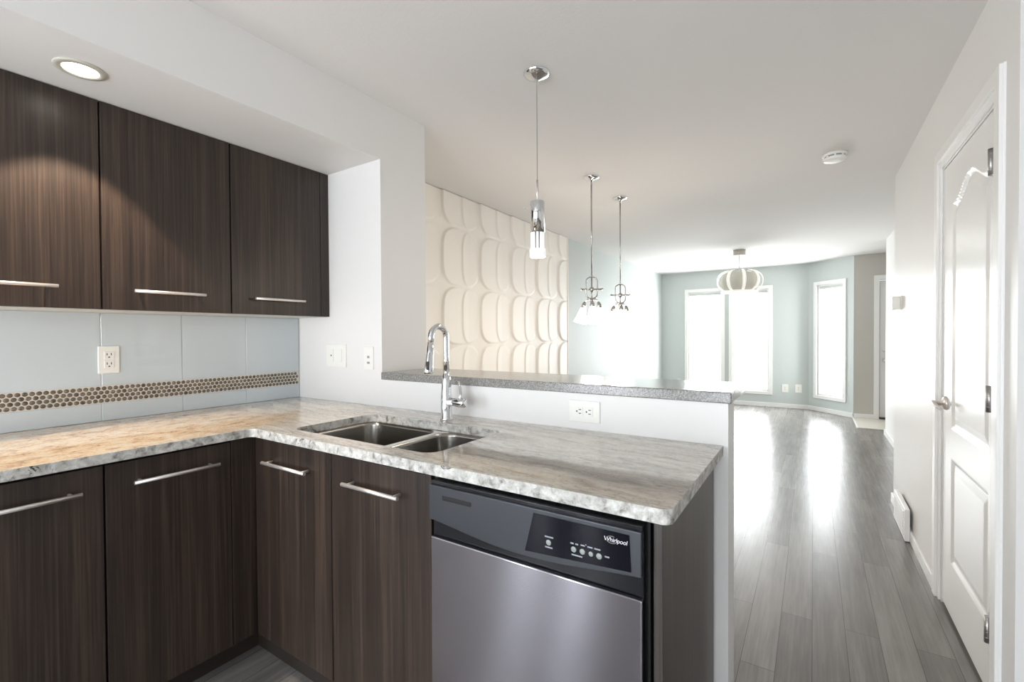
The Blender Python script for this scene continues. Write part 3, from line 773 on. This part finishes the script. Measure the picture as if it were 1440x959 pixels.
def mini(px, py, rot, dz, label, first=None):
    """three-light pendant; z values measured on the nearer of the pair"""
    t = thing('cluster_pendant', label, 'pendant light', (px, py, HC), 'pair of three-light pendants over the bar')
    MB().lathe(px, py, [(0, HC-.0005), (.060, HC-.0005), (.060, HC-.006), (.05, HC-.014), (.03, HC-.020), (.010, HC-.026), (.008, HC-.04), (0, HC-.04)], 32).build('canopy', M_chrome, t)
    MB().tube([(px, py, HC-.03), (px, py, 1.70+dz)], .0055, 12).build('rod', M_dnickel, t)
    ca, sa = math.cos(rot), math.sin(rot)
    P = lambda r_, z, q=0.: (px+ca*r_-sa*q, py+sa*r_+ca*q, z+dz)
    lp = []
    for k in range(9): a = PI*k/8; lp.append(P(.042*math.cos(a), 1.668+.036*math.sin(a)))
    for k in range(9): a = PI+PI*k/8; lp.append(P(.042*math.cos(a), 1.578+.036*math.sin(a)))
    lp.append(lp[0])
    MB().tube(lp, .0052, 10, False).build('oval_loop', M_dnickel, t)
    cb = MB().tube([P(-.074, 1.612), P(.074, 1.612)], .0055, 10)
    for s_ in (-1, 1): cb.tube([P(s_*.070, 1.612), P(s_*.076, 1.612), P(s_*.082, 1.612), P(s_*.086, 1.612)], [.007, .010, .008, .003], 12)
    cb.tube([P(-.05, 1.612), P(-.044, 1.612), P(-.038, 1.612)], [.006, .010, .006], 12).tube([P(.05, 1.612), P(.044, 1.612), P(.038, 1.612)], [.006, .010, .006], 12)
    cb.build('crossbar', M_dnickel, t)
    MB().lathe(px, py, [(0, 1.70+dz), (.006, 1.70+dz), (.006, 1.63+dz), (.016, 1.622+dz), (.018, 1.612+dz), (.016, 1.600+dz), (.006, 1.592+dz), (.006, 1.55+dz), (.013, 1.54+dz), (.016, 1.528+dz), (.010, 1.512+dz), (0, 1.508+dz)], 20).build('spindle', M_dnickel, t)
    for k in range(3):
        a = rot+.5+2*PI*k/3; dx, dy = math.cos(a), math.sin(a)
        Q = lambda r_, z: (px+dx*r_, py+dy*r_, z+dz)
        ar = MB().tube([Q(.008, 1.530), Q(.030, 1.540), Q(.050, 1.532), Q(.060, 1.512)], .005, 10)
        ar.tube([Q(.058, 1.520), Q(.064, 1.498), Q(.069, 1.478)], [.010, .017, .020], 16)
        am = ar.build('arm', M_dnickel, t)
        gs = MB().tube([Q(.067, 1.482), Q(.074, 1.455), Q(.082, 1.425), Q(.092, 1.385), Q(.097, 1.366)], [.018, .026, .033, .044, .050], 20, False)
        sh = gs.build('glass_shade', M_shade, am)
        MB().tube([Q(.070, 1.47), Q(.080, 1.43), Q(.088, 1.40)], [.010, .018, .012], 12).build('bulb', M_bulb, sh)
    lamp('cluster_glow', (px, py, 1.33+dz), 9.0, .06)
    return t
mini(-1.376, 3.204, math.radians(28), 0, 'chrome three-shade pendant over the bar, nearer one of the pair')
mini(-1.380, 3.823, math.radians(28), 0, 'chrome three-shade pendant over the bar, farther one of the pair')

# chandelier
HX, HY = -.866, 7.17
t = thing('chandelier', 'white ribbed pumpkin-shaped chandelier hanging before the far windows', 'chandelier', (HX, HY, HC))
MB().lathe(HX, HY, [(0, HC-.0005), (.080, HC-.0005), (.080, HC-.07), (.076, HC-.074), (0, HC-.074)], 32).build('canopy', M_canopy, t)
MB().tube([(HX, HY, HC-.07), (HX, HY, 2.13)], .006, 10).build('stem', M_trim, t)
NR = 9
for k in range(NR):
    a0 = 2*PI*k/NR+.16; vs = []; hw = .32/NR*PI*1.05
    for i in range(17):
        th = -PI*.42+(PI*.88)*i/16
        r_ = .10+.20*math.cos(th)**.75 if math.cos(th) > 0 else .10
        z = 2.012+.150*math.sin(th)/math.sin(PI*.46)
        for s_ in (-1, 1): vs.append((HX+r_*math.cos(a0+s_*hw*.62), HY+r_*math.sin(a0+s_*hw*.62), z))
    mb = MB(); mb.add(vs, [(2*i, 2*i+1, 2*i+3, 2*i+2) for i in range(16)], True)
    o = mb.build('rib', M_rib, t); md = o.modifiers.new('thickness', 'SOLIDIFY'); md.thickness = .008
MB().lathe(HX, HY, [(.05, 2.150), (.20, 2.12), (.235, 2.06), (.245, 2.0), (.235, 1.93), (.215, 1.885)], 40).build('inner_shade', M_inner, t)
MB().lathe(HX, HY, [(0, 1.878), (.215, 1.878), (.232, 1.872), (.235, 1.860), (.225, 1.852), (0, 1.850)], 40).build('diffuser', M_rib, t)
